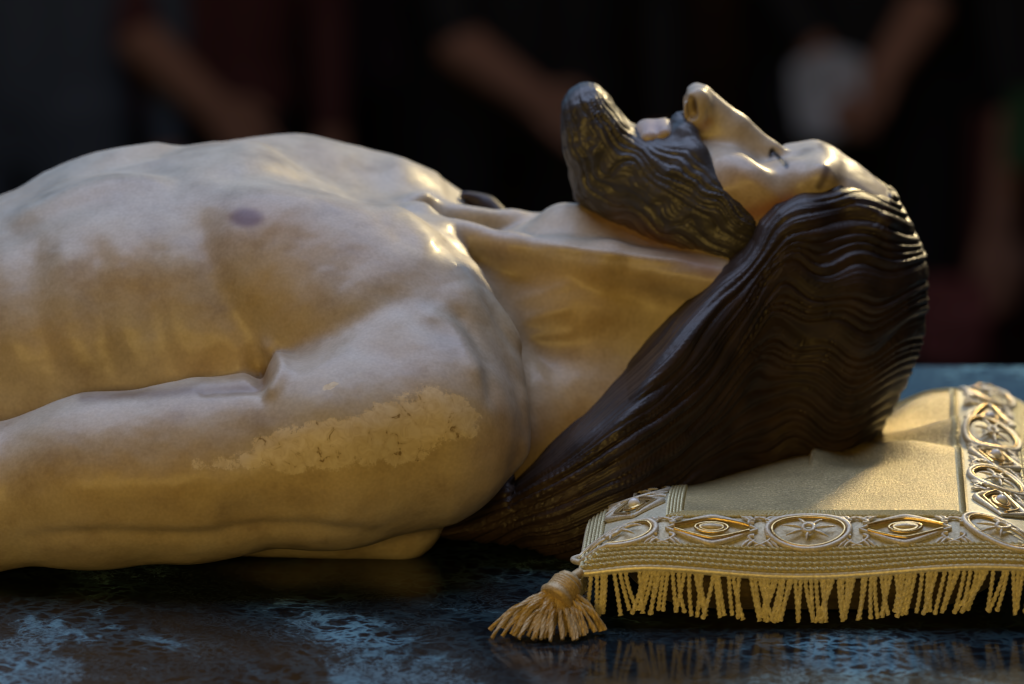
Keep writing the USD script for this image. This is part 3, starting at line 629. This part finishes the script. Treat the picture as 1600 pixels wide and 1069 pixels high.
for side, n_, start in (('front', 5, 0), ('right', 8, 1), ('left', 8, 1)):
    hw = band_frame(side, 0)[3]
    for k in range(start, n_):
        if k % 2 == 0: ring_motif(side, k * PITCHM, .028, min(hw * .92, .026), 0.45 if (side == 'front' and k == 0) else 0.0)
        else: eye_motif(side, k * PITCHM, .031, hw * .80, side != 'front')
        if k < n_ - 1: obj('scroll_stitch', scroll(side, (k + .5) * PITCHM, hw), 'silver', cush, smooth=60)

# fringe: every twisted strand by itself
def strand(top, length, lean, out, kind, r=.0018):
    t = np.linspace(0, 1, 34); sway = np.array(lean)
    p = np.array(top) + np.stack([sway[0] * t ** 1.3, sway[1] * t ** 1.3, -length * t + 0 * t], 1)
    p[:, :2] += np.array(out) * np.sin(t * np.pi / 2)[:, None]
    rad = np.full(34, r); rad[-2:] *= 1.18
    return obj(kind, tube(p, rad, 7, squash=.66, twist=.78), 'fringe', cush, smooth=70)
def fringe_row(side, count, lo=0.0, hi=1.0):
    k = 0; pos = lo; gaps = rng.uniform(.55, 1.45, count); gaps[rng.random(count) < .14] *= 2.4; u = np.cumsum(gaps); u = lo + (hi - lo) * u / u[-1]
    lean = 0.0
    for q in u:
        lean = .6 * lean + rng.normal(0, .0045); L = rng.uniform(.0265, .031)
        x, y = {'front': (CX0 + (CX1 - CX0) * q, CY0), 'left': (CX0, CY0 + (CY1 - CY0) * q), 'right': (CX1, CY0 + (CY1 - CY0) * q)}[side]
        top = T(x, y, 0) - np.array([0, 0, .003]); L = min(L, top[2] - .0035)
        o = {'front': (rng.normal(0, .0012), -.0015), 'left': (-.0015, 0), 'right': (.0015, 0)}[side]
        l2 = (lean, rng.normal(0, .0008)) if side == 'front' else (rng.normal(0, .0008), lean)
        strand(top, L, l2, o, 'fringe_strand')
fringe_row('front', 92, .012, .995); fringe_row('left', 55, .03, .99); fringe_row('right', 60, .01, .99)

# corner tassel
c0 = T(CX0, CY0, 0); q0 = P(893, 905, -.350); q1 = P(866, 938, -.362)
tas = obj('tassel', cat([tube([c0, (c0 + q0) / 2, q0], (.003, .0035, .004), 8), tube([q0 + (q1 - q0) * k for k in np.linspace(-.1, 1, 12)], np.array([.005, .0085, .0095, .009, .0075, .0095, .0105, .0105, .011, .012, .0125, .011]), 14)]), 'tassel', cush, smooth=50)
for k in range(6):
    a = np.linspace(0, 2 * np.pi, 17)[:-1]; ax = (q1 - q0) / np.linalg.norm(q1 - q0); n1 = np.cross(ax, [0, 1, 0]); n1 /= np.linalg.norm(n1); n2 = np.cross(ax, n1)
    cc = q0 + (q1 - q0) * (.28 + .09 * k)
    obj('binding', tube([cc + .0094 * (math.cos(q) * n1 + math.sin(q) * n2) for q in a], .0016, 6, closed=True), 'tassel', tas, smooth=60)
for k in range(74):
    a = 2 * np.pi * k / 74 + rng.normal(0, .1); rr = rng.uniform(.35, 1.0)
    st0 = q1 + .008 * rr * (math.cos(a) * n1 + math.sin(a) * n2) - .006 * ax
    ex = rng.uniform(-.052, .040) * (.5 + .5 * rr); ey = .022 * math.sin(a) * rr + rng.normal(0, .003) - .006
    end = np.array([q1[0] + ex, q1[1] + ey, rng.uniform(.0022, .0045)])
    mid = np.array([st0[0] * .55 + end[0] * .45 + .2 * ex, st0[1] * .6 + end[1] * .4 + (.004 if ey > 0 else -.004), st0[2] * .62 + .008])
    t = np.linspace(0, 1, 14)[:, None]
    obj('tassel_strand', tube((1 - t) ** 2 * st0 + 2 * t * (1 - t) * mid + t * t * end, .0018, 6, squash=.65, twist=.6), 'tassel', tas, smooth=70)

# ------------------------------------------------------------------ ground and onlookers behind the bier
FLOOR = -1.6
g = trimesh.creation.box((60, 60, .1)); g.apply_translation((0, 10, FLOOR - .05))
tag(obj('ground', g, 'ground', smooth=False), kind='structure')
from manifold3d import Manifold, OpType
def plain(name, c, rough=.8):
    return M(name, {'g': ('geometry', {}), 'n': ('noise_texture', {'scale': 90.0, 'detail': 3.0}), 'r': ('rgb_ramp', {'ramp': [(0.3, tuple(x * .8 for x in c)), (0.7, tuple(x * 1.15 for x in c))]}), 'p': ('principled_bsdf', {'roughness': rough})},
             [('g.position', 'n.vector'), ('n.fac', 'r.fac'), ('r.color', 'p.base_color')])
for nm, c in (('live_skin', (.36, .18, .115)), ('black_cloth', (.008, .008, .010)), ('slate_cloth', (.075, .10, .14)), ('maroon_cloth', (.085, .022, .022)), ('purple_cloth', (.045, .028, .065)), ('brown_cloth', (.055, .028, .015)),
              ('white_cloth', (.58, .62, .67)), ('green_cloth', (.03, .10, .035)), ('rose_cloth', (.22, .06, .055)), ('dark_hair', (.02, .014, .01)), ('leather', (.02, .014, .01))): LOOK[nm] = plain('onlooker_' + nm, c)
def bones(segs, edge=.02, it=6):
    """one smooth surface over tapered bones (a, b, ra, rb)"""
    ms = []
    for a, b, ra, rb in segs:
        ms.append(Manifold.batch_hull([Manifold.sphere(ra, 16).translate([float(x) for x in a]), Manifold.sphere(rb, 16).translate([float(x) for x in b])]))
    m = Manifold.batch_boolean(ms, OpType.Add).refine_to_length(edge).to_mesh()
    t = trimesh.Trimesh(m.vert_properties[:, :3], m.tri_verts, process=True)
    trimesh.smoothing.filter_taubin(t, .5, -.52, it); return t
def hand(w, d, side):
    """palm, four fingers and a thumb from the wrist w along d"""
    d = np.array(d, float) / np.linalg.norm(d); sd = np.cross(d, [0, 1.0, 0]); sd /= np.linalg.norm(sd); up = np.cross(sd, d); out = []
    k = w + d * .085
    for o in (-.027, -.009, .009, .027): out.append((w + sd * o * .5, k + sd * o, .016, .0125))
    for o, L in ((-.027, .062), (-.009, .076), (.009, .072), (.027, .056)):
        a = k + sd * o; b = a + d * L * .5 - up * .006; c = b + d * L * .42 - up * .02; out += [(a, b, .0095, .009), (b, c, .009, .0075)]
    t0 = w + d * .025 + sd * side * .022; t1 = t0 + d * .03 + sd * side * .028 - up * .008; out += [(t0, t1, .014, .011), (t1, t1 + d * .03, .011, .008)]
    return out
def person(label, x, y, top, legs, arms=(None, None), bare=(False, False), h=1.70, turn=0.0):
    t = thing('person', label, 'person', (x, y, FLOOR), group=None)
    s_ = h / 1.70; V = lambda a, b, c: np.array([a, b, c]) * s_
    skin, cloth_, tr = [], [], []
    skin += [(V(0, -.01, 1.40), V(0, -.015, 1.52), .055 * s_, .052 * s_), (V(0, -.02, 1.55), V(0, -.005, 1.62), .066 * s_, .084 * s_), (V(0, -.10, 1.572), V(0, -.085, 1.60), .012, .008), (V(0, -.05, 1.515), V(0, -.03, 1.55), .04, .055)]
    for k in (-1, 1): skin.append((V(k * .082, 0, 1.575), V(k * .084, .008, 1.605), .012, .014))
    cloth_ += [(V(-.155, 0, 1.385), V(.155, 0, 1.385), .062, .062), (V(-.10, 0, 1.30), V(-.085, 0, 1.02), .105, .095), (V(.10, 0, 1.30), V(.085, 0, 1.02), .105, .095), (V(0, -.02, 1.28), V(0, -.02, 1.0), .12, .11), (V(-.085, 0, .95), V(.085, 0, .95), .105, .105)]
    for i, k in enumerate((-1, 1)):
        sh = V(k * .185, 0, 1.39)
        if arms[i] is None: el, wr = V(k * .235, .02, 1.10), V(k * .24, -.05, .86)
        else: el, wr = [np.array(q) - [x, y, FLOOR] for q in arms[i]]
        cloth_.append((sh, el, .058, .046))
        (skin if bare[i] else cloth_).append((el, el + (wr - el) * (1 if bare[i] else .92), .042, .030))
        skin.append((el, wr, .036, .026)); skin += hand(wr, wr - el, -k)
        skin.append((sh, el, .045, .038)); skin.append((V(0, 0, 1.42), sh, .05, .045))
        tr += [(V(k * .09, 0, .93), V(k * .10, -.01, .50), .092, .062), (V(k * .10, -.01, .50), V(k * .105, .02, .10), .060, .046)]
        sh_ = bones([(V(k * .105, .03, .045), V(k * .12, -.15, .035), .042, .034), (V(k * .105, .03, .045), V(k * .105, .02, .10), .042, .042)], .02, 4)
        sh_.vertices[:, 2] = np.maximum(sh_.vertices[:, 2], .002); obj('shoe', sh_, 'leather', t, smooth=60)
    tr.append((V(-.085, 0, .93), V(.085, 0, .93), .10, .10))
    obj('body', bones(skin, .010, 5), 'live_skin', t, smooth=True)
    obj('coat', bones(cloth_, .022), top, t, smooth=True); obj('trousers', bones(tr, .025), legs, t, smooth=True)
    hr = bones([(V(0, .03, 1.64), V(0, .035, 1.57), .086, .08), (V(-.05, .01, 1.655), V(.05, .01, 1.655), .055, .055)], .018); obj('hair', hr, 'dark_hair', t, smooth=True)
    for k in (-1, 1):
        e = trimesh.creation.icosphere(2, .012); e.apply_translation(V(k * .031, -.075, 1.60)); obj('eye', e, 'leather', t, smooth=True)
    return t
def wx(px, y): return float(P(px, 100, y)[0])
person('onlooker in a slate blue coat behind the belly of the statue, leftmost', wx(30, 5.0), 5.0, 'slate_cloth', 'slate_cloth')
person('onlooker with bare forearm and maroon top behind the statue chest', wx(290, 5.15), 5.15, 'maroon_cloth', 'black_cloth', ((P(215, 60, 4.95), P(330, 165, 4.9)), None), (True, False))
person('onlooker in a dark purple top behind the breastbone of the statue', wx(540, 5.6), 5.6, 'purple_cloth', 'black_cloth', h=1.66)
person('onlooker in black with bare forearm slanting down towards the statue beard', wx(800, 5.05), 5.05, 'black_cloth', 'black_cloth', ((P(715, 70, 4.85), P(830, 150, 4.8)), None), (True, False), 1.74)
person('onlooker in brown clothes behind the beard and nose of the statue', wx(1010, 5.5), 5.5, 'brown_cloth', 'brown_cloth', h=1.68)
person('onlooker in black holding a pale folded cloth above the statue forehead', wx(1340, 5.1), 5.1, 'black_cloth', 'black_cloth', ((P(1210, -30, 4.95), P(1285, 95, 4.85)), (P(1450, 10, 4.95), P(1385, 110, 4.85))), (False, True), 1.7)
person('onlooker in dark clothes with hanging bare arm at the right edge of the picture', wx(1650, 5.2), 5.2, 'black_cloth', 'maroon_cloth', ((P(1590, 170, 5.1), P(1562, 350, 5.05)), None), (True, False), 1.72)
def soft_cloth(name, label, cat_, c, w, h, d, mat, seed):
    b = trimesh.creation.box((w, d, h))
    for _ in range(4): b = b.subdivide()
    n_ = meshkit.fbm(b.vertices * 18 + seed, 3, seed) - .5; q = b.vertices / (np.array([w, d, h]) / 2)
    b.vertices = b.vertices * (1 - .12 * (q[:, [2, 0, 0]] ** 2)) + n_[:, None] * np.array([.02, .035, .02])
    b.apply_translation(c); tag(obj(name, b, mat, smooth=60), label, cat_)
soft_cloth('folded_cloth', 'pale bluish folded cloth held by the onlooker above the forehead', 'cloth', P(1290, 150, 4.80), .11, .13, .03, 'white_cloth', 3)
soft_cloth('hand_bag', 'dim rose coloured bag low behind the hair of the statue', 'bag', P(1485, 500, 4.9), .12, .14, .05, 'rose_cloth', 5)
soft_cloth('neck_scarf', 'green scarf hanging over the arm of the onlooker at the right edge', 'scarf', P(1605, 200, 4.95), .07, .12, .04, 'green_cloth', 8)
